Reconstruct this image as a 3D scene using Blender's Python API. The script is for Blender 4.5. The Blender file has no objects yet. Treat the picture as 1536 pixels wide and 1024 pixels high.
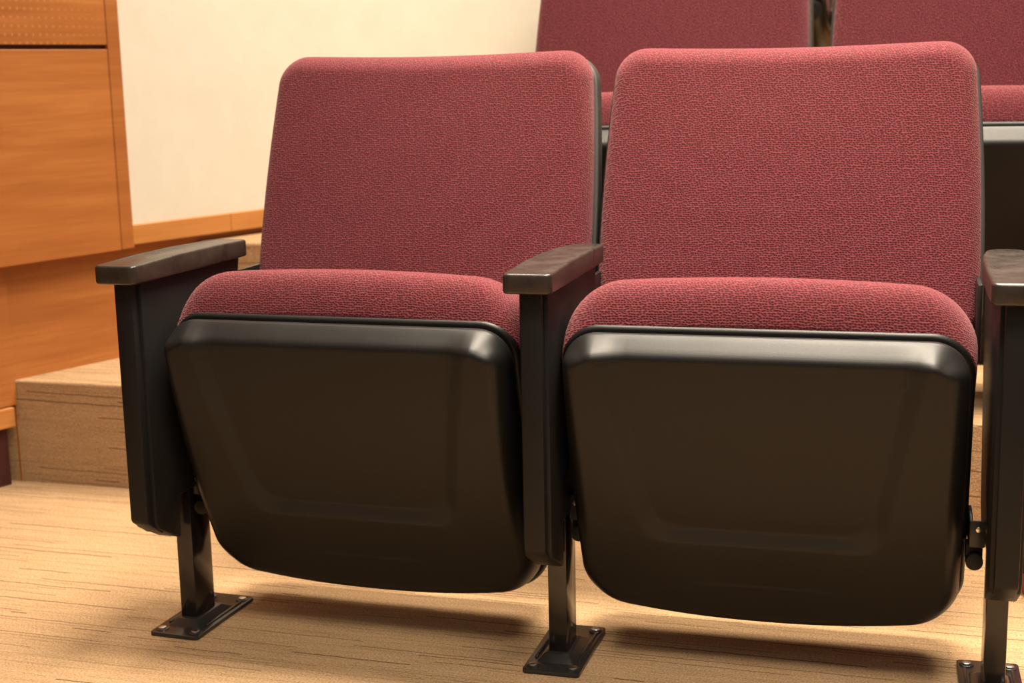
import bpy, bmesh, math, random
from mathutils import Matrix, Vector
random.seed(4)
scene = bpy.context.scene
COL = scene.collection

# ------------------------------------------------------------------ materials
def new_mat(name):
    m = bpy.data.materials.new(name); m.use_nodes = True
    nt = m.node_tree
    return m, nt, nt.nodes['Principled BSDF']

def node(nt, kind, **kw):
    n = nt.nodes.new(kind)
    for k, v in kw.items():
        if k in n.inputs: n.inputs[k].default_value = v
        else: setattr(n, k, v)
    return n

def ramp(nt, stops, fac):
    r = nt.nodes.new('ShaderNodeValToRGB')
    e = r.color_ramp.elements
    while len(e) < len(stops): e.new(0.5)
    for el, (p, c) in zip(e, stops):
        el.position = p; el.color = (*c, 1)
    nt.links.new(fac, r.inputs[0])
    return r

def coords(nt, scale=(1, 1, 1), rot=(0, 0, 0)):
    tc = nt.nodes.new('ShaderNodeTexCoord'); mp = nt.nodes.new('ShaderNodeMapping')
    nt.links.new(tc.outputs['Object'], mp.inputs['Vector'])
    mp.inputs['Scale'].default_value = scale; mp.inputs['Rotation'].default_value = rot
    return mp.outputs[0]

def fabric_mat():
    m, nt, b = new_mat('burgundy_knit')
    L = nt.links.new
    co = coords(nt)
    # knit coordinates that run with the cloth over the rounded edges
    du = node(nt, 'ShaderNodeVectorMath', operation='DOT_PRODUCT'); L(co, du.inputs[0]); du.inputs[1].default_value = (1, .6, 0)
    dv = node(nt, 'ShaderNodeVectorMath', operation='DOT_PRODUCT'); L(co, dv.inputs[0]); dv.inputs[1].default_value = (0, .8, 1)
    cb = nt.nodes.new('ShaderNodeCombineXYZ'); L(du.outputs['Value'], cb.inputs[0]); L(dv.outputs['Value'], cb.inputs[1])
    wn = node(nt, 'ShaderNodeTexNoise', Scale=45.0, Detail=2.0); L(co, wn.inputs['Vector'])
    mx = node(nt, 'ShaderNodeVectorMath', operation='MULTIPLY_ADD')
    L(wn.outputs['Color'], mx.inputs[0]); mx.inputs[1].default_value = (.0045, .0045, 0); L(cb.outputs[0], mx.inputs[2])
    vo = node(nt, 'ShaderNodeTexVoronoi', Scale=278.0, Randomness=0.55, voronoi_dimensions='2D'); L(mx.outputs[0], vo.inputs['Vector'])
    v2 = node(nt, 'ShaderNodeTexNoise', Scale=520.0, Detail=2.0); L(cb.outputs[0], v2.inputs['Vector'])
    thr = node(nt, 'ShaderNodeTexNoise', Scale=1.0, Detail=2.0)
    mp = nt.nodes.new('ShaderNodeMapping'); mp.inputs['Scale'].default_value = (150, 22, 1); L(cb.outputs[0], mp.inputs['Vector']); L(mp.outputs[0], thr.inputs['Vector'])
    a = node(nt, 'ShaderNodeMath', operation='MULTIPLY_ADD'); L(v2.outputs['Fac'], a.inputs[0]); a.inputs[1].default_value = .22; L(vo.outputs['Distance'], a.inputs[2])
    a2 = node(nt, 'ShaderNodeMath', operation='MULTIPLY_ADD'); L(thr.outputs['Fac'], a2.inputs[0]); a2.inputs[1].default_value = .22; L(a.outputs[0], a2.inputs[2])
    r = ramp(nt, [(.24, (.026, .0044, .0064)), (.46, (.073, .0125, .0168)), (.80, (.150, .030, .037))], a2.outputs[0])
    L(r.outputs[0], b.inputs['Base Color'])
    b.inputs['Roughness'].default_value = .95
    b.inputs['Specular IOR Level'].default_value = .1
    b.inputs['Sheen Weight'].default_value = .17
    b.inputs['Sheen Roughness'].default_value = .6
    b.inputs['Sheen Tint'].default_value = (1, .55, .56, 1)
    bp = node(nt, 'ShaderNodeBump', Strength=.7, Distance=.0014)
    L(a.outputs[0], bp.inputs['Height']); L(bp.outputs[0], b.inputs['Normal'])
    return m

def plastic_mat(name, col, rough, bump=.12, scale=1400, spec=.5):
    m, nt, b = new_mat(name); L = nt.links.new
    co = coords(nt)
    n = node(nt, 'ShaderNodeTexNoise', Scale=6.0, Detail=4.0); L(co, n.inputs['Vector'])
    c2 = tuple(v * 1.35 for v in col)
    r = ramp(nt, [(.35, col), (.7, c2)], n.outputs['Fac']); L(r.outputs[0], b.inputs['Base Color'])
    rr = ramp(nt, [(.3, (rough * .9,) * 3), (.75, (min(1, rough * 1.12),) * 3)], n.outputs['Fac']); L(rr.outputs[0], b.inputs['Roughness'])
    f = node(nt, 'ShaderNodeTexNoise', Scale=float(scale), Detail=1.0); L(co, f.inputs['Vector'])
    bp = node(nt, 'ShaderNodeBump', Strength=bump, Distance=.0004); L(f.outputs['Fac'], bp.inputs['Height']); L(bp.outputs[0], b.inputs['Normal'])
    b.inputs['Specular IOR Level'].default_value = spec
    return m

def armrest_mat():
    m, nt, b = new_mat('worn_black_armrest'); L = nt.links.new
    co = coords(nt)
    n = node(nt, 'ShaderNodeTexNoise', Scale=22.0, Detail=5.0, Roughness=.65); L(co, n.inputs['Vector'])
    r = ramp(nt, [(.35, (.018, .0135, .011)), (.72, (.040, .029, .022))], n.outputs['Fac']); L(r.outputs[0], b.inputs['Base Color'])
    rr = ramp(nt, [(.3, (.24,) * 3), (.7, (.36,) * 3)], n.outputs['Fac']); L(rr.outputs[0], b.inputs['Roughness'])
    f = node(nt, 'ShaderNodeTexNoise', Scale=900.0); L(co, f.inputs['Vector'])
    bp = node(nt, 'ShaderNodeBump', Strength=.08, Distance=.0004); L(f.outputs['Fac'], bp.inputs['Height']); L(bp.outputs[0], b.inputs['Normal'])
    return m

def metal_mat(name, col, rough, metallic=0.0):
    m, nt, b = new_mat(name); L = nt.links.new
    n = node(nt, 'ShaderNodeTexNoise', Scale=40.0, Detail=3.0); L(coords(nt), n.inputs['Vector'])
    r = ramp(nt, [(.3, col), (.75, tuple(min(1, v * 1.3) for v in col))], n.outputs['Fac']); L(r.outputs[0], b.inputs['Base Color'])
    b.inputs['Roughness'].default_value = rough; b.inputs['Metallic'].default_value = metallic
    return m

def carpet_mat():
    m, nt, b = new_mat('tan_streaked_carpet'); L = nt.links.new
    co = coords(nt)
    def math_(op, a, c=None, d=None):
        n = node(nt, 'ShaderNodeMath', operation=op)
        for k, v in enumerate((a, c, d)):
            if v is None: continue
            if isinstance(v, (int, float)): n.inputs[k].default_value = v
            else: L(v, n.inputs[k])
        return n.outputs[0]
    sp = nt.nodes.new('ShaderNodeSeparateXYZ'); L(co, sp.inputs[0])
    wob = node(nt, 'ShaderNodeTexNoise', Scale=1.0, Detail=2.0); L(coords(nt, (22, 3, 3)), wob.inputs['Vector'])
    across = math_('ADD', sp.outputs[1], sp.outputs[2])          # runs over tread and riser alike
    across = math_('MULTIPLY_ADD', wob.outputs['Fac'], .006, across)
    across = math_('MULTIPLY_ADD', sp.outputs[0], .018, across)
    def yarns(pitch, thick, xs, thr, seed):
        q = math_('MULTIPLY', across, 1 / pitch)
        idn = math_('FLOOR', q); fr = math_('FRACT', q)
        wn = node(nt, 'ShaderNodeTexWhiteNoise', noise_dimensions='1D'); L(math_('ADD', idn, seed), wn.inputs['W'])
        cb = nt.nodes.new('ShaderNodeCombineXYZ')
        L(math_('MULTIPLY', sp.outputs[0], xs), cb.inputs[0]); L(math_('MULTIPLY', idn, 7.37), cb.inputs[1]); cb.inputs[2].default_value = seed
        nz = node(nt, 'ShaderNodeTexNoise', Scale=1.0, Detail=1.0); L(cb.outputs[0], nz.inputs['Vector'])
        on = math_('GREATER_THAN', nz.outputs['Fac'], thr)
        line = math_('LESS_THAN', fr, thick)
        tone = math_('MULTIPLY_ADD', wn.outputs['Value'], .7, .3)
        return math_('MULTIPLY', math_('MULTIPLY', on, line), tone)
    y1 = yarns(.0085, .26, 2.6, .575, 3.1)
    y2 = yarns(.0047, .34, 3.4, .585, 11.7)
    ln = math_('MAXIMUM', y1, math_('MULTIPLY', y2, .45))
    fine = node(nt, 'ShaderNodeTexNoise', Scale=330.0, Detail=3.0, Roughness=.75); L(co, fine.inputs['Vector'])
    mid = node(nt, 'ShaderNodeTexNoise', Scale=1.0, Detail=3.0, Roughness=.6); L(coords(nt, (10, 110, 110)), mid.inputs['Vector'])
    base = ramp(nt, [(.32, (.27, .160, .080)), (.5, (.455, .300, .168)), (.68, (.59, .42, .26))], fine.outputs['Fac'])
    tone = ramp(nt, [(.35, (.91, .88, .83)), (.65, (1.03, 1.02, 1.0))], mid.outputs['Fac'])
    mu = node(nt, 'ShaderNodeMix', data_type='RGBA', blend_type='MULTIPLY'); mu.inputs['Factor'].default_value = 1
    L(base.outputs[0], mu.inputs['A']); L(tone.outputs[0], mu.inputs['B'])
    m2 = node(nt, 'ShaderNodeMix', data_type='RGBA'); L(math_('MULTIPLY', ln, .95), m2.inputs['Factor']); L(mu.outputs['Result'], m2.inputs['A']); m2.inputs['B'].default_value = (.085, .042, .02, 1)
    L(m2.outputs['Result'], b.inputs['Base Color'])
    b.inputs['Roughness'].default_value = 1; b.inputs['Specular IOR Level'].default_value = .05
    bp = node(nt, 'ShaderNodeBump', Strength=.8, Distance=.002); L(fine.outputs['Fac'], bp.inputs['Height']); L(bp.outputs[0], b.inputs['Normal'])
    return m

def wood_mat(name, dark, mid, light, dots=False, ang=0.0):
    m, nt, b = new_mat(name); L = nt.links.new
    co = coords(nt)
    g = node(nt, 'ShaderNodeTexNoise', Scale=1.0, Detail=5.0, Roughness=.6, Distortion=.1); L(coords(nt, (1.6, 1.6, 22)), g.inputs['Vector'])
    g2 = node(nt, 'ShaderNodeTexNoise', Scale=1.0, Detail=3.0); L(coords(nt, (7, 7, 190)), g2.inputs['Vector'])
    a = node(nt, 'ShaderNodeMath', operation='MULTIPLY_ADD'); L(g2.outputs['Fac'], a.inputs[0]); a.inputs[1].default_value = .5; L(g.outputs['Fac'], a.inputs[2])
    r = ramp(nt, [(.45, dark), (.75, mid), (1.0, light)], a.outputs[0])
    out = r.outputs[0]
    if dots:   # rows of small sound-absorbing holes
        v = node(nt, 'ShaderNodeTexVoronoi', Scale=62.0, Randomness=0.0); L(coords(nt, (1, 1, 1), (0, 0, ang)), v.inputs['Vector'])
        dr = ramp(nt, [(.12, (1, 1, 1)), (.2, (0, 0, 0))], v.outputs['Distance'])
        mm = node(nt, 'ShaderNodeMix', data_type='RGBA'); L(dr.outputs[0], mm.inputs['Factor']); L(out, mm.inputs['A']); mm.inputs['B'].default_value = (.42, .19, .065, 1)
        out = mm.outputs['Result']
    L(out, b.inputs['Base Color'])
    b.inputs['Roughness'].default_value = .42
    b.inputs['Specular IOR Level'].default_value = .35
    return m

def cream_mat():
    m, nt, b = new_mat('cream_wall_cloth'); L = nt.links.new
    n = node(nt, 'ShaderNodeTexNoise', Scale=9.0, Detail=6.0, Roughness=.7); L(coords(nt), n.inputs['Vector'])
    r = ramp(nt, [(.3, (.61, .57, .48)), (.7, (.66, .62, .53))], n.outputs['Fac']); L(r.outputs[0], b.inputs['Base Color'])
    b.inputs['Roughness'].default_value = .95; b.inputs['Specular IOR Level'].default_value = .1
    f = node(nt, 'ShaderNodeTexNoise', Scale=300.0, Detail=2.0); L(coords(nt, (1, 1, 1)), f.inputs['Vector'])
    bp = node(nt, 'ShaderNodeBump', Strength=.15, Distance=.001); L(f.outputs['Fac'], bp.inputs['Height']); L(bp.outputs[0], b.inputs['Normal'])
    return m

M = dict(
    fabric=fabric_mat(),
    pan=plastic_mat('black_moulded_plastic', (.0085, .0078, .0074), .42, .25, 1300, .24),
    shell=plastic_mat('charcoal_back_plastic', (.030, .027, .024), .48, .25, 1300),
    arm=armrest_mat(),
    panel=plastic_mat('black_coated_steel', (.0085, .0078, .0075), .46, .1, 1600, .2),
    leg=metal_mat('gloss_black_paint', (.010, .008, .0075), .17),
    plate=metal_mat('gloss_black_plate', (.018, .016, .015), .24),
    dark=plastic_mat('dark_hinge_plastic', (.010, .009, .008), .35, .1),
    screw=metal_mat('bare_steel', (.55, .52, .48), .28, 1.0),
    carpet=carpet_mat(),
    wood=wood_mat('honey_oak_veneer', (.29, .094, .0215), (.36, .124, .0305), (.435, .164, .045)),
    woodp=wood_mat('honey_oak_perforated', (.29, .094, .0215), (.36, .124, .0305), (.435, .164, .045), True, -math.radians(73)),
    trimw=wood_mat('honey_oak_trim', (.365, .136, .034), (.44, .178, .047), (.51, .22, .065)),
    trimd=wood_mat('oak_upright', (.265, .085, .0195), (.325, .112, .0275), (.39, .146, .0395)),
    base=plastic_mat('dark_red_rubber_base', (.05, .009, .009), .6, .05),
    cream=cream_mat(),
    bag=plastic_mat('red_cloth', (.27, .035, .055), .95, .3, 300),
)

# ------------------------------------------------------------------ mesh helpers
def finish(name, bm, mat, parent=None, smooth=True, angle=35):
    bmesh.ops.recalc_face_normals(bm, faces=bm.faces[:])
    me = bpy.data.meshes.new(name); bm.to_mesh(me); bm.free()
    me.materials.append(mat)
    if smooth:
        me.polygons.foreach_set('use_smooth', [True] * len(me.polygons))
        me.set_sharp_from_angle(angle=math.radians(angle))
    o = bpy.data.objects.new(name, me); COL.objects.link(o)
    if parent: o.parent = parent
    return o

def tag(o, label=None, cat=None, group=None, kind=None):
    if label: o['label'] = label
    if cat: o['category'] = cat
    if group: o['group'] = group
    if kind: o['kind'] = kind
    return o

def empty(name, loc=(0, 0, 0), rz=0.0):
    o = bpy.data.objects.new(name, None); COL.objects.link(o)
    o.location = loc; o.rotation_euler = (0, 0, rz); o.empty_display_size = .1
    return o

def copy_tree(o, parent=None):
    c = o.copy(); COL.objects.link(c)
    if parent: c.parent = parent
    for ch in list(o.children): copy_tree(ch, c)
    return c

def join_bm(dst, src):
    me = bpy.data.meshes.new('tmp'); src.to_mesh(me); src.free(); dst.from_mesh(me); bpy.data.meshes.remove(me)

def add_box(bm, x0, x1, y0, y1, z0, z1, bev=0.0, seg=2):
    t = bmesh.new(); bmesh.ops.create_cube(t, size=1)
    for v in t.verts:
        v.co = Vector(((x0 + x1) / 2 + v.co.x * (x1 - x0), (y0 + y1) / 2 + v.co.y * (y1 - y0), (z0 + z1) / 2 + v.co.z * (z1 - z0)))
    if bev: bmesh.ops.bevel(t, geom=t.edges[:], offset=bev, segments=seg, profile=.5, affect='EDGES')
    join_bm(bm, t)

def add_prism(bm, poly, lo, hi, axis='x', bev=0.0, seg=2):
    """poly in the two other axes, extruded along `axis` from lo to hi"""
    t = bmesh.new()
    def mk(a, b, c):
        return {'x': (c, a, b), 'y': (a, c, b), 'z': (a, b, c)}[axis]
    v0 = [t.verts.new(mk(a, b, lo)) for a, b in poly]; v1 = [t.verts.new(mk(a, b, hi)) for a, b in poly]
    t.faces.new(v0[::-1]); t.faces.new(v1)
    n = len(poly)
    for i in range(n): t.faces.new((v0[i], v0[(i + 1) % n], v1[(i + 1) % n], v1[i]))
    bmesh.ops.recalc_face_normals(t, faces=t.faces[:])
    if bev: bmesh.ops.bevel(t, geom=t.edges[:], offset=bev, segments=seg, profile=.5, affect='EDGES')
    join_bm(bm, t)

def add_cyl(bm, c, axis, r, h, n=24, bev=0.0):
    t = bmesh.new(); bmesh.ops.create_cone(t, cap_ends=True, segments=n, radius1=r, radius2=r, depth=h)
    if bev:
        es = [e for e in t.edges if abs(e.verts[0].co.z - e.verts[1].co.z) < 1e-6]
        bmesh.ops.bevel(t, geom=es, offset=bev, segments=2, profile=.5, affect='EDGES')
    rot = {'z': Matrix(), 'x': Matrix.Rotation(math.pi / 2, 4, 'Y'), 'y': Matrix.Rotation(math.pi / 2, 4, 'X')}[axis]
    bmesh.ops.transform(t, matrix=Matrix.Translation(c) @ rot, verts=t.verts)
    join_bm(bm, t)

def round_poly(corners, seg_arc=12, per_m=140):
    """corners: (x, z, radius) in order -> outline with arcs and evenly split straight edges (fixed count for a given call shape)"""
    n = len(corners); out = []
    arcs = []
    for i in range(n):
        p = Vector(corners[i][:2]); a = Vector(corners[i - 1][:2]); b = Vector(corners[(i + 1) % n][:2]); r = corners[i][2]
        u = (a - p).normalized(); w = (b - p).normalized()
        th = math.acos(max(-1, min(1, u.dot(w)))); d = r / math.tan(th / 2)
        c = p + (u + w).normalized() * (r / math.sin(th / 2))
        s = p + u * d; e = p + w * d
        a0 = math.atan2(s.y - c.y, s.x - c.x); a1 = math.atan2(e.y - c.y, e.x - c.x)
        da = (a1 - a0 + math.pi) % (2 * math.pi) - math.pi
        arcs.append([c + Vector((math.cos(a0 + da * k / seg_arc), math.sin(a0 + da * k / seg_arc))) * r for k in range(seg_arc + 1)])
    for i in range(n):
        out += arcs[i]
        s = arcs[i][-1]; e = arcs[(i + 1) % n][0]
        for k in range(1, per_m): out.append(s.lerp(e, k / per_m))
    return out

def inset(pts, d):
    n = len(pts); res = []
    for i in range(n):
        t = (pts[(i + 1) % n] - pts[i - 1]).normalized()
        nrm = Vector((-t.y, t.x))          # outlines run counter-clockwise -> this points inwards
        res.append(pts[i] + nrm * d)
    return res

def loft(bm, rings, close=True):
    vr = [[bm.verts.new(p) for p in r] for r in rings]
    n = len(vr[0])
    for a, b in zip(vr, vr[1:]):
        for i in range(n): bm.faces.new((a[i], a[(i + 1) % n], b[(i + 1) % n], b[i]))
    return vr

def cap(bm, ring, centre):
    c = bm.verts.new(centre); n = len(ring)
    for i in range(n): bm.faces.new((ring[i], ring[(i + 1) % n], c))

def sstep(a, b, x):
    t = max(0.0, min(1.0, (x - a) / (b - a))); return t * t * (3 - 2 * t)

# ------------------------------------------------------------------ one auditorium seat (local: x across, y back, z up)
def pan_y(z):                        # the folded pan leans forward at the top and curls back at the foot
    t = .43 - z
    return .2 + .22 * t + (.50 * t * t if t > 0 else 0)

def pan_outline(grow=0.0, n=30):
    g = grow
    pts = round_poly([(-.2415 - g, .056 - g, .056 + g), (.2415 + g, .056 - g, .056 + g), (.2405 + g, .468 + g, .044 + g), (-.2405 - g, .468 + g, .044 + g)], 12, n)
    for p in pts:                    # the foot edge bows down in the middle, the lower corners rise
        w = sstep(.30, .06, p.y)
        p.y += w * .024 * (abs(p.x) / .23) ** 2.2
    return pts

def pan_relief(x, z):                # sunk trapezoid field, open at the top, and a faint raised arch at the foot
    side = .140 + (.183 - .140) * (z - .2) / .245
    ds = (side - abs(x)) * .985; db = z - .2015
    k = .035
    h = max(k - abs(ds - db), 0) / k
    di = min(ds, db) - h * h * k * .25
    d = .0105 * max(0.0, min(1.0, (di + .0105) / .021)) * .8 + .0105 * sstep(-.0115, .0115, di) * .2
    za = .129 - .034 * sstep(.07, .155, abs(x))
    d -= .0016 * sstep(-.003, .003, za - z)
    return d

def make_seat(name, fold=0.0):
    root = empty(name)
    # --- moving seat group: pan, rim, cushion
    out = pan_outline()
    bm = bmesh.new()
    prof = [(.014, .057), (.004, .055), (.0008, .0525), (.0, .049), (.0, .042)]
    # broad chamfer along the top edge, tighter rounding down the sides and foot
    prof += [(.0006, .0395), (.0020, .0365), (.0055, .0300), (.0095, .0230), (.0135, .0160), (.0175, .0092), (.0200, .0056), (.0225, .0030), (.0250, .0013), (.0275, .0003), (.030, .0)]
    rings = []; n = len(out)
    top_w = []
    for i in range(n):
        t = (out[(i + 1) % n] - out[i - 1]).normalized(); top_w.append(sstep(.25, .9, -t.x))
    for ins, d in prof:
        rnd = .024 * (1 - math.sqrt(max(0, 1 - (1 - d / .042) ** 2))) if d < .042 else ins
        A_, B_ = inset(out, rnd), inset(out, ins); rr = []
        for p, q, wt in zip(A_, B_, top_w):
            p = p.lerp(q, wt); f = 1 - d / .042 if d < .042 else 0
            rr.append(Vector((p.x, pan_y(p.y) + d + pan_relief(p.x, p.y) * f, p.y)))
        rings.append(rr)
    last = [p.lerp(q, wt) for p, q, wt in zip(A_, B_, top_w)]; c = Vector((0, .27))
    NR = 84
    for k in range(1, NR):
        t = 1 - k / NR
        rr = []
        for p in last:
            q = c + (p - c) * t
            rr.append(Vector((q.x, pan_y(q.y) + pan_relief(q.x, q.y), q.y)))
        rings.append(rr)
    vr = loft(bm, rings)
    cap(bm, vr[-1], (0, pan_y(.27) + pan_relief(0, .27), .27)); cap(bm, vr[0], (0, pan_y(.27) + .057, .27))
    pan = finish('seat_pan', bm, M['pan'], root, angle=60)
    # lip that frames the pan in front of the cushion
    bm = bmesh.new()
    ro = pan_outline(.0065, 16)
    rings = []
    for ins, d in [(.02, .0595), (.0060, .0595), (.0034, .0603), (.0012, .0625), (.0, .0650), (.0016, .066), (.02, .066)]:
        rings.append([Vector((p.x, pan_y(p.y) + d, p.y)) for p in inset(ro, ins)])
    vr = loft(bm, rings); cap(bm, vr[0], (0, pan_y(.27) + .0595, .27)); cap(bm, vr[-1], (0, pan_y(.27) + .066, .27))
    finish('rim', bm, M['pan'], pan, angle=50)
    # cushion
    bm = bmesh.new(); rings = []
    def cushion_ring(d):
        u = (d - .0665) / .0475
        if u < 1: s = 1 - (1 - u) ** 2.1
        else: s = math.sqrt(max(0, 1 - ((u - 1) / 1.35) ** 2.6))
        top = .476 + .054 * s; hw = .2500 + .0025 * s; bot = .100 - .014 * s
        pts = round_poly([(-hw + .012, bot, .05), (hw - .012, bot, .05), (hw, top, .046 + .030 * s), (-hw, top, .046 + .030 * s)], 14, 26)
        rr = []
        for p in pts:
            w = sstep(.40, .50, p.y)
            z = p.y - w * .012 * (p.x / hw) ** 2
            rr.append(Vector((p.x, pan_y(z) + d, z)))
        return rr
    ds = [.0665 + .0475 * (k / 14) ** 1.4 for k in range(15)] + [.114 + .0475 * 1.3 * k / 12 for k in range(1, 13)]
    rings = [cushion_ring(d) for d in ds]
    vr = loft(bm, rings)
    for ring, d in ((vr[0], ds[0]), (vr[-1], ds[-1] + .004)):
        cap(bm, ring, (0, pan_y(.29) + d, .29))
    cush = finish('seat_cushion', bm, M['fabric'], root, angle=70)
    # hinge ears that carry the pan
    hinges = []
    for s in (-1, 1):
        bm = bmesh.new()
        add_prism(bm, [(.335, .20), (.405, .17), (.43, .20), (.43, .25), (.36, .26)], s * .2445 - .003, s * .2445 + .003, 'x', .0012)
        add_cyl(bm, (s * .2490, .372, .215), 'x', .015, .008, 20, .001)
        hinges.append(finish('seat_hinge', bm, M['dark'], root))
    # --- back
    def by(z): return .548 + .285 * (z - .545)
    bo = round_poly([(-.261, .41, .04), (.261, .41, .04), (.2475, .812, .043), (-.2475, .812, .043)], 14, 40)
    # waist wider at the arms than the head
    for p in bo:
        p.x += math.copysign(.006 * math.sin(max(0, min(1, (p.y - .41) / .40)) * math.pi), p.x) if abs(p.x) > .15 else 0
        p.y += -.004 * sstep(.7, .8, p.y) * math.cos(min(1, abs(p.x) / .2) * math.pi / 2)
    bm = bmesh.new(); rings = []
    prof = [(.012, .046), (.002, .043), (0, .036), (0, .026)]
    for k in range(1, 11):
        a = k / 10 * math.pi / 2
        prof.append((.024 * (1 - math.cos(a)), .026 - .026 * math.sin(a)))
    def dome(x, z): return -.006 * max(0, 1 - (x / .25) ** 2) * max(0, 1 - ((z - .61) / .2) ** 2)
    for ins, d in prof:
        rings.append([Vector((p.x, by(p.y) + d + dome(p.x, p.y) * (1 - d / .026 if d < .026 else 0), p.y)) for p in inset(bo, ins)])
    last = inset(bo, prof[-1][0]); c = Vector((0, .61))
    for k in range(1, 24):
        t = 1 - k / 24
        rings.append([Vector((q.x, by(q.y) + dome(q.x, q.y), q.y)) for q in (c + (p - c) * t for p in last)])
    vr = loft(bm, rings); cap(bm, vr[-1], (0, by(.61) + dome(0, .61), .61)); cap(bm, vr[0], (0, by(.61) + .046, .61))
    finish('backrest', bm, M['fabric'], root, angle=70)
    bm = bmesh.new(); rings = []
    so = [Vector((p.x * 1.012, .41 + (p.y - .41) * .975)) for p in bo]
    for ins, d in [(.012, .040), (.001, .040), (-.0015, .0405), (-.0025, .042), (-.0025, .062), (-.001, .064), (.004, .066), (.012, .072), (.03, .079), (.06, .082)]:
        rings.append([Vector((p.x, by(p.y) + d, p.y)) for p in inset(so, ins)])
    vr = loft(bm, rings); cap(bm, vr[0], (0, by(.61) + .040, .61)); cap(bm, vr[-1], (0, by(.61) + .083, .61))
    finish('back_shell', bm, M['shell'], root, angle=50)
    for s in (-1, 1):
        bm = bmesh.new()
        add_prism(bm, [(.465, .40), (.585, .43), (.60, .50), (.475, .50)], s * .2585 - .003, s * .2585 + .003, 'x', .001)
        finish('back_bracket', bm, M['dark'], root)
    if fold:
        T = Matrix.Translation((0, .372, .215)) @ Matrix.Rotation(fold, 4, 'X') @ Matrix.Translation((0, -.372, -.215))
        for o in [pan, cush] + hinges: o.matrix_local = T
    return root

# ------------------------------------------------------------------ one standard (leg, panel, armrest) shared by two seats
def make_standard(name, sides=(-1, 1)):
    root = empty(name)
    # armrest: flat block, rounded nose, narrowing to the rear
    bm = bmesh.new()
    pl = []
    def arc(cx, cy, r, a0, a1, n=6):
        return [(cx + r * math.cos(math.radians(a0 + (a1 - a0) * k / n)), cy + r * math.sin(math.radians(a0 + (a1 - a0) * k / n))) for k in range(n + 1)]
    pl += arc(-.0225, .1925, .0080, 180, 270) + arc(.0225, .1925, .0080, 270, 360)
    pl += [(.0300, .30), (.0295, .40)] + arc(.0155, .481, .013, 0, 90) + arc(.0035, .470, .024, 90, 180) + [(-.0265, .42), (-.0300, .36), (-.0310, .28)]
    add_prism(bm, pl, .5205, .5455, 'z', .0035, 3)
    for v in bm.verts:
        if v.co.z > .53: v.co.z += .003 * math.sin(max(0, min(1, (v.co.y - .185) / .30)) * math.pi)
    finish('armrest', bm, M['arm'], root, angle=40)
    # side panel with a raised front strip
    bm = bmesh.new()
    body = [(.217, .521), (.217, .189), (.224, .177), (.272, .150), (.277, .152), (.278, .210), (.375, .210), (.40, .23), (.455, .40), (.480, .521)]
    add_prism(bm, body, -.0185, .0185, 'x', .0025)
    pn = finish('side_panel', bm, M['panel'], root)
    bm = bmesh.new()
    strip = [(.203, .5205), (.203, .194), (.206, .189), (.238, .166), (.243, .174), (.2185, .192), (.2185, .5205)]
    add_prism(bm, strip, -.0135, .0135, 'x', .002)
    finish('front_strip', bm, M['panel'], pn)
    # square leg
    bm = bmesh.new(); add_box(bm, -.0130, .0130, .310, .362, .012, .212, .002)
    finish('leg', bm, M['leg'], root)
    # foot plate: pressed steel with a raised pad, ribs and screws
    bm = bmesh.new()
    pts = round_poly([(-.039, .265, .006), (.039, .265, .006), (.039, .432, .006), (-.039, .432, .006)], 5, 1)
    add_prism(bm, [(p.x, p.y) for p in pts], 0.0, .006, 'z', .0012)
    t = bmesh.new()
    lo = [(-.026, .292), (.026, .292), (.026, .392), (-.026, .392)]; hi = [(-.017, .304), (.017, .304), (.017, .372), (-.017, .372)]
    a = [t.verts.new((x, y, .0055)) for x, y in lo]; b = [t.verts.new((x, y, .0160)) for x, y in hi]
    t.faces.new(b)
    for i in range(4): t.faces.new((a[i], a[(i + 1) % 4], b[(i + 1) % 4], b[i]))
    bmesh.ops.bevel(t, geom=t.edges[:], offset=.003, segments=2, profile=.5, affect='EDGES')
    join_bm(bm, t)
    for sx in (-1, 1):
        add_box(bm, sx * .030 - .002, sx * .030 + .002, .305, .405, .005, .0082, .0012)
    for sx in (-1, 1):
        for y in (.281, .416):
            add_cyl(bm, (sx * .027, y, .0062), 'z', .0095, .0016, 20, .0006)
    fp = finish('foot_plate', bm, M['plate'], root)
    for sx in (-1, 1):
        for y in (.281, .416):
            bm = bmesh.new(); add_cyl(bm, (sx * .027, y, .0078), 'z', .0058, .0026, 16, .001)
            finish('screw', bm, M['screw'], fp)
    # pivot brackets between the panel and each folding seat
    for s in sides:
        bm = bmesh.new()
        def sx(a, b): return (min(s * a, s * b), max(s * a, s * b))
        x0, x1 = sx(.017, .036)
        add_box(bm, x0, x1, .318, .385, .200, .206, .0012)
        x0, x1 = sx(.017, .036); add_box(bm, x0, x1, .315, .319, .200, .234, .0015)
        x0, x1 = sx(.032, .036)
        add_prism(bm, [(.316, .203), (.385, .203), (.385, .222), (.362, .240), (.338, .240), (.316, .234)], x0, x1, 'x', .001)
        pb = finish('pivot_bracket', bm, M['dark'], root)
        bm = bmesh.new(); add_cyl(bm, (s * .0255, .3135, .224), 'y', .0036, .005, 14, .0012)
        finish('bolt', bm, M['screw'], pb)
        bm = bmesh.new()
        add_cyl(bm, (s * .029, .318, .182), 'y', .0105, .012, 24, .0015)
        add_box(bm, *sx(.019, .039), .322, .345, .180, .2015, .001)
        finish('stop_bumper', bm, M['panel'], pb)
    return root

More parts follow.
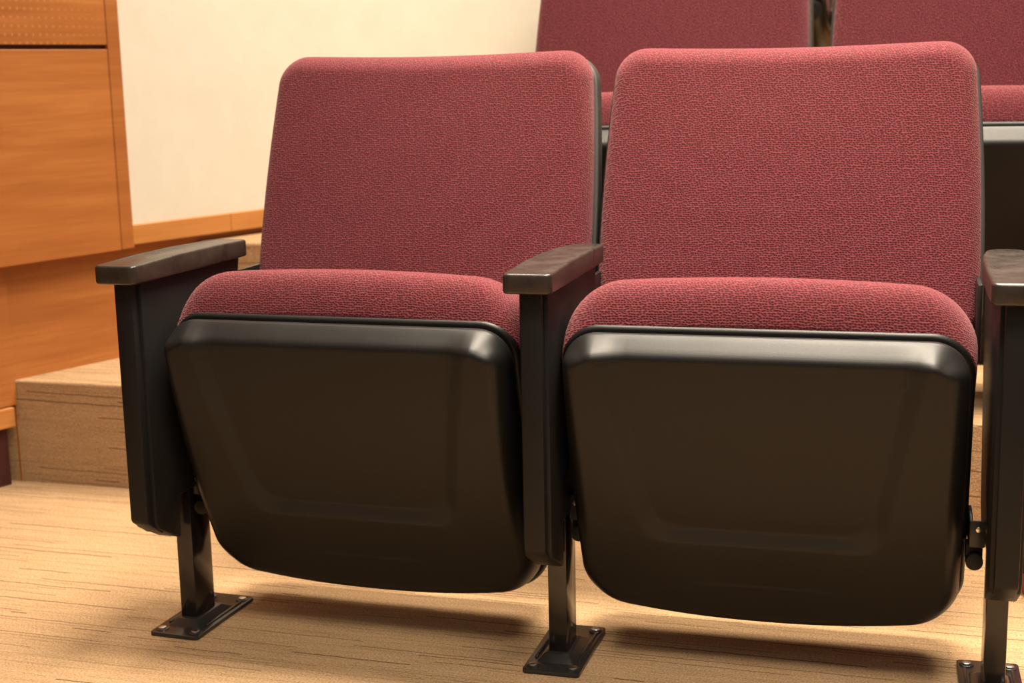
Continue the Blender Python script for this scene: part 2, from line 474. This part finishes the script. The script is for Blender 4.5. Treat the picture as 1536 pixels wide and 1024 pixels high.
G1 = 'folding seats of the front row'; G2 = 'folding seats of the second row'
GS1 = 'armrest standards of the front row'; GS2 = 'armrest standards of the second row'
seat = make_seat('auditorium_seat')
seat.location = (-.280, 0, 0); seat.rotation_euler = (0, 0, -.0145)
tag(seat, 'burgundy folding seat nearest the wood wall, left of the two front seats', 'seat', G1)
H2, D2 = .215, .70
S1 = [((.2755, 0, 0), .0145, 'burgundy folding seat on the right of the two front seats, largest in the picture', G1),
      ((-.026, D2, H2), -.005, 'burgundy second-row seat in front of the cream wall, behind the gap between front seats', G2),
      ((.546, D2, H2), .010, 'burgundy second-row seat at top right with its black pan visible beside the front seat', G2)]
for loc, rz, lab, g in S1:
    c = copy_tree(seat); c.location = loc; c.rotation_euler = (0, 0, rz); tag(c, lab, 'seat', g)
std = make_standard('seat_standard')
std.location = (0, 0, 0)
tag(std, 'black armrest standard shared by the two front burgundy seats, on a screwed foot plate', 'seat armrest', GS1)
end = make_standard('seat_standard', (1,))
end.location = (-.567, 0, 0); end.rotation_euler = (0, 0, -.045)
tag(end, 'black end armrest standard on the aisle beside the carpeted step', 'seat armrest', GS1)
for loc, rz, lab, g in [((.5653, 0, 0), .0292, 'black armrest standard at the right picture edge with pale shiny armrest top', GS1),
                        ((-.302, D2, H2), -.018, 'black second-row end standard hidden behind the left front backrest', GS2),
                        ((.262, D2, H2), .004, 'black second-row standard behind the right front backrest', GS2),
                        ((.828, D2, H2), .022, 'black second-row standard on the far side of the right second-row seat', GS2)]:
    c = copy_tree(std); c.location = loc; c.rotation_euler = (0, 0, rz); tag(c, lab, 'seat armrest', g)

# rear row: one seat left folded down
low = make_seat('auditorium_seat', math.radians(55)); low.location = (-.05, 2.13, .687)
tag(low, 'lowered seat far behind, its dark underside seen through the gap between second-row backrests', 'seat', 'seats of the rear row')
for x, lab in ((-.32, 'standard on the left of the lowered rear-row seat'), (.25, 'standard on the right of the lowered rear-row seat')):
    c = copy_tree(std); c.location = (x, 2.13, .687); c.rotation_euler = (0, 0, 0); tag(c, 'black ' + lab, 'seat armrest', 'armrest standards of the rear row')

# soft red cloth bag standing on the carpet, cut off by the right picture edge
bag = empty('cloth_bag', (.745, .75, 0), .1)
tag(bag, 'red cloth bag on the carpet at the right picture edge behind the end standard', 'bag')
bm = bmesh.new(); rings = []
for k in range(25):
    t = k / 24; z = .36 * t
    hw = .150 * (1 - .16 * t) * (.90 + .10 * min(1, t * 6) ** .5); hd = .070 * (1 - .80 * t ** 1.5) * (.85 + .15 * min(1, t * 6) ** .5) + .004
    rr = []
    for i in range(96):
        a = 2 * math.pi * i / 96; ca, sa = math.cos(a), math.sin(a)
        fold = .006 * math.sin(5 * a + 4 * t) * math.sin(math.pi * t) + .004 * math.sin(9 * a - 7 * t) * t
        rr.append(Vector(((hw + fold) * math.copysign(abs(ca) ** .5, ca), (hd + fold) * math.copysign(abs(sa) ** .6, sa), z + .008 * math.sin(2.2 * ca + 1) * t)))
    rings.append(rr)
vr = loft(bm, rings); cap(bm, vr[0], (0, 0, 0)); cap(bm, vr[-1], (0, 0, .352))
finish('bag_body', bm, M['bag'], bag, angle=80)
for s_ in (-1, 1):
    bm = bmesh.new(); rings = []
    for k in range(21):
        a = math.pi * k / 20; p = Vector((.055 * math.cos(a), s_ * (.014 + .020 * math.sin(a)), .345 + .055 * math.sin(a))); d = Vector((math.cos(a), 0, math.sin(a)))
        rings.append([p + d * .0015 + Vector((0, .009, 0)), p + d * .0015 - Vector((0, .009, 0)), p - d * .0015 - Vector((0, .009, 0)), p - d * .0015 + Vector((0, .009, 0))])
    vr = loft(bm, rings); bm.faces.new(vr[0]); bm.faces.new(vr[-1][::-1])
    finish('handle', bm, M['bag'], bag)

# ------------------------------------------------------------------ the room
def struct(name, bm, mat, label=None, smooth=False):
    o = finish(name, bm, mat, None, smooth); o['kind'] = 'structure'
    if label: o['label'] = label
    return o

bm = bmesh.new(); add_box(bm, -3.2, 5.0, -4.0, .924, -.12, 0); struct('floor', bm, M['carpet'], 'tan streaked carpet floor of the front row')
bm = bmesh.new(); add_box(bm, -3.2, 5.0, .924, 1.62, -.12, H2 - .009, .004); struct('floor_tier', bm, M['carpet'], 'carpeted tier carrying the second row')
bm = bmesh.new(); add_box(bm, -3.2, -.62, 1.375, 1.63, -.12, .428, .006); struct('floor_step', bm, M['carpet'], 'upper carpeted aisle step by the cream wall')
bm = bmesh.new(); add_box(bm, -3.2, 5.0, 1.62, 5.2, -.12, .428, .004); struct('floor_tier', bm, M['carpet'], 'upper carpeted tier behind the second row')
bm = bmesh.new(); add_box(bm, -1.0, 5.0, 2.35, 5.2, .3, .687, .004); struct('floor_tier', bm, M['carpet'], 'rear carpeted tier')

A = math.radians(70)
def wall_box(bm, u0, u1, s_face, z0, z1, thick=.08, ang=A, pivot=None, bev=.0):
    """slab whose visible face lies on n.P = s_face, running along u"""
    u = Vector((math.cos(A), math.sin(A), 0)); n = Vector((-u.y, u.x, 0))
    t = bmesh.new(); bmesh.ops.create_cube(t, size=1)
    for v in t.verts:
        uu = u0 if v.co.x < 0 else u1; ss = s_face if v.co.y < 0 else s_face + thick; zz = z0 if v.co.z < 0 else z1
        v.co = u * uu + n * ss + Vector((0, 0, zz))
    bmesh.ops.recalc_face_normals(t, faces=t.faces[:])
    if bev: bmesh.ops.bevel(t, geom=t.edges[:], offset=bev, segments=2, profile=.5, affect='EDGES')
    if pivot is not None:
        p = u * pivot + n * s_face
        bmesh.ops.transform(t, matrix=Matrix.Translation(p) @ Matrix.Rotation(ang - A, 4, 'Z') @ Matrix.Translation(-p), verts=t.verts)
    join_bm(bm, t)

# lower oak wall: long rear run and a nearer panel standing slightly proud
bm = bmesh.new(); wall_box(bm, .436, 5.0, 1.500, -.1, .50); struct('wall_left', bm, M['wood'], 'lower oak wall behind the carpeted step')
bm = bmesh.new(); wall_box(bm, -4.0, .436, 1.494, .158, .50, .08, A, None, .001); struct('wall_left_near', bm, M['wood'], 'nearer oak wall panel at the left edge')
bm = bmesh.new(); wall_box(bm, -4.0, .424, 1.486, .117, .156, .08, A, None, .002); struct('trim_1', bm, M['trimw'], 'oak ledge above the red base')
bm = bmesh.new(); wall_box(bm, -4.0, .412, 1.500, -.05, .117, .08); struct('baseboard_left', bm, M['base'], 'dark red base at the foot of the left wall')
# upper oak panels, hung proud with a shadow gap
B = math.radians(72.5)
bm = bmesh.new(); wall_box(bm, -4.0, .6995, 1.466, .436, .8435, .11, B, .57, .0015); struct('wall_left_panel', bm, M['wood'], 'large oak wall panel at the left')
bm = bmesh.new(); wall_box(bm, -4.0, .697, 1.474, .8425, .8530, .10, B, .57); struct('trim_2', bm, M['base'], 'dark groove between the oak panels')
bm = bmesh.new(); wall_box(bm, -4.0, .6995, 1.466, .8520, 2.9, .11, B, .57, .0015); struct('wall_left_perforated', bm, M['woodp'], 'perforated oak panel at the top left')
bm = bmesh.new(); wall_box(bm, .6985, .732, 1.464, .4365, 2.9, .12, B, .57, .002); struct('trim_3', bm, M['trimd'], 'upright oak trim between oak panels and cream wall')
# cream wall over an oak rail
bm = bmesh.new(); wall_box(bm, .728, 5.0, 1.492, .478, 2.9, .08); struct('wall_left_cream', bm, M['cream'], 'cream wall above the oak rail')
bm = bmesh.new(); wall_box(bm, .728, 1.01, 1.478, .4425, .483, .08, A, None, .0015); wall_box(bm, 1.0106, 5.0, 1.478, .4425, .483, .08, A, None, .0015)
struct('trim_4', bm, M['trimw'], 'oak rail along the foot of the cream wall')
# back wall
bm = bmesh.new(); add_box(bm, -1.2, 5.0, 3.6, 3.7, .3, 2.9); struct('wall_back', bm, M['trimw'], 'oak wall at the back of the room')

# ------------------------------------------------------------------ light
def area(name, loc, aim, sx, sy, power, col, spread=180):
    l = bpy.data.lights.new(name, 'AREA'); l.shape = 'RECTANGLE'; l.size = sx; l.size_y = sy; l.energy = power; l.color = col; l.spread = math.radians(spread)
    o = bpy.data.objects.new(name, l); COL.objects.link(o); o.location = loc
    o.rotation_euler = (Vector(aim) - Vector(loc)).to_track_quat('-Z', 'Y').to_euler()
    return o
warm = (1.0, .86, .68)
area('ceiling_light_rear', (.5, 1.75, 2.75), (.47, 1.65, 0), 1.3, .7, 112, warm, 150)
area('ceiling_light_middle', (.30, .42, 2.75), (.30, .42, 0), 1.1, .5, 33, warm, 68)
area('ceiling_light_front', (.6, -1.0, 2.75), (.55, -.75, 0), 1.4, .7, 38, warm, 112)
area('added_front_fill', (1.6, -2.2, 2.7), (.1, 0, .4), 2.4, 1.2, 10, (1.0, .90, .80), 150)  # unseen soft fill added to lift the seat fronts, not a room fixture
area('ceiling_light_aisle', (-.62, .95, 2.75), (-.85, 1.0, 0), .5, .5, 19, warm, 125)
w = bpy.data.worlds.new('room_ambient'); scene.world = w; w.use_nodes = True
w.node_tree.nodes['Background'].inputs['Color'].default_value = (1.0, .92, .84, 1); w.node_tree.nodes['Background'].inputs['Strength'].default_value = .19

# ------------------------------------------------------------------ camera
cd = bpy.data.cameras.new('camera'); cam = bpy.data.objects.new('camera', cd); COL.objects.link(cam)
r = Vector((0.96019748, 0.27852448, -0.02109286)); up = Vector((-0.03199461, 0.1846881, 0.98227626)); fw = Vector((-0.27748359, 0.94250433, -0.18624833))
cam.matrix_world = Matrix(((r.x, up.x, -fw.x, .46201656), (r.y, up.y, -fw.y, -1.447978), (r.z, up.z, -fw.z, .78586544), (0, 0, 0, 1)))
cd.sensor_width = 36; cd.lens = 2149.56 / 1536 * 36; cd.clip_start = .05
cd.dof.use_dof = True; cd.dof.focus_distance = 1.80; cd.dof.aperture_fstop = 6.3
scene.camera = cam
vs = scene.view_settings
vs.view_transform = 'Standard'; vs.look = 'None'; vs.exposure = 0.0; vs.gamma = 1.0; vs.use_curve_mapping = False
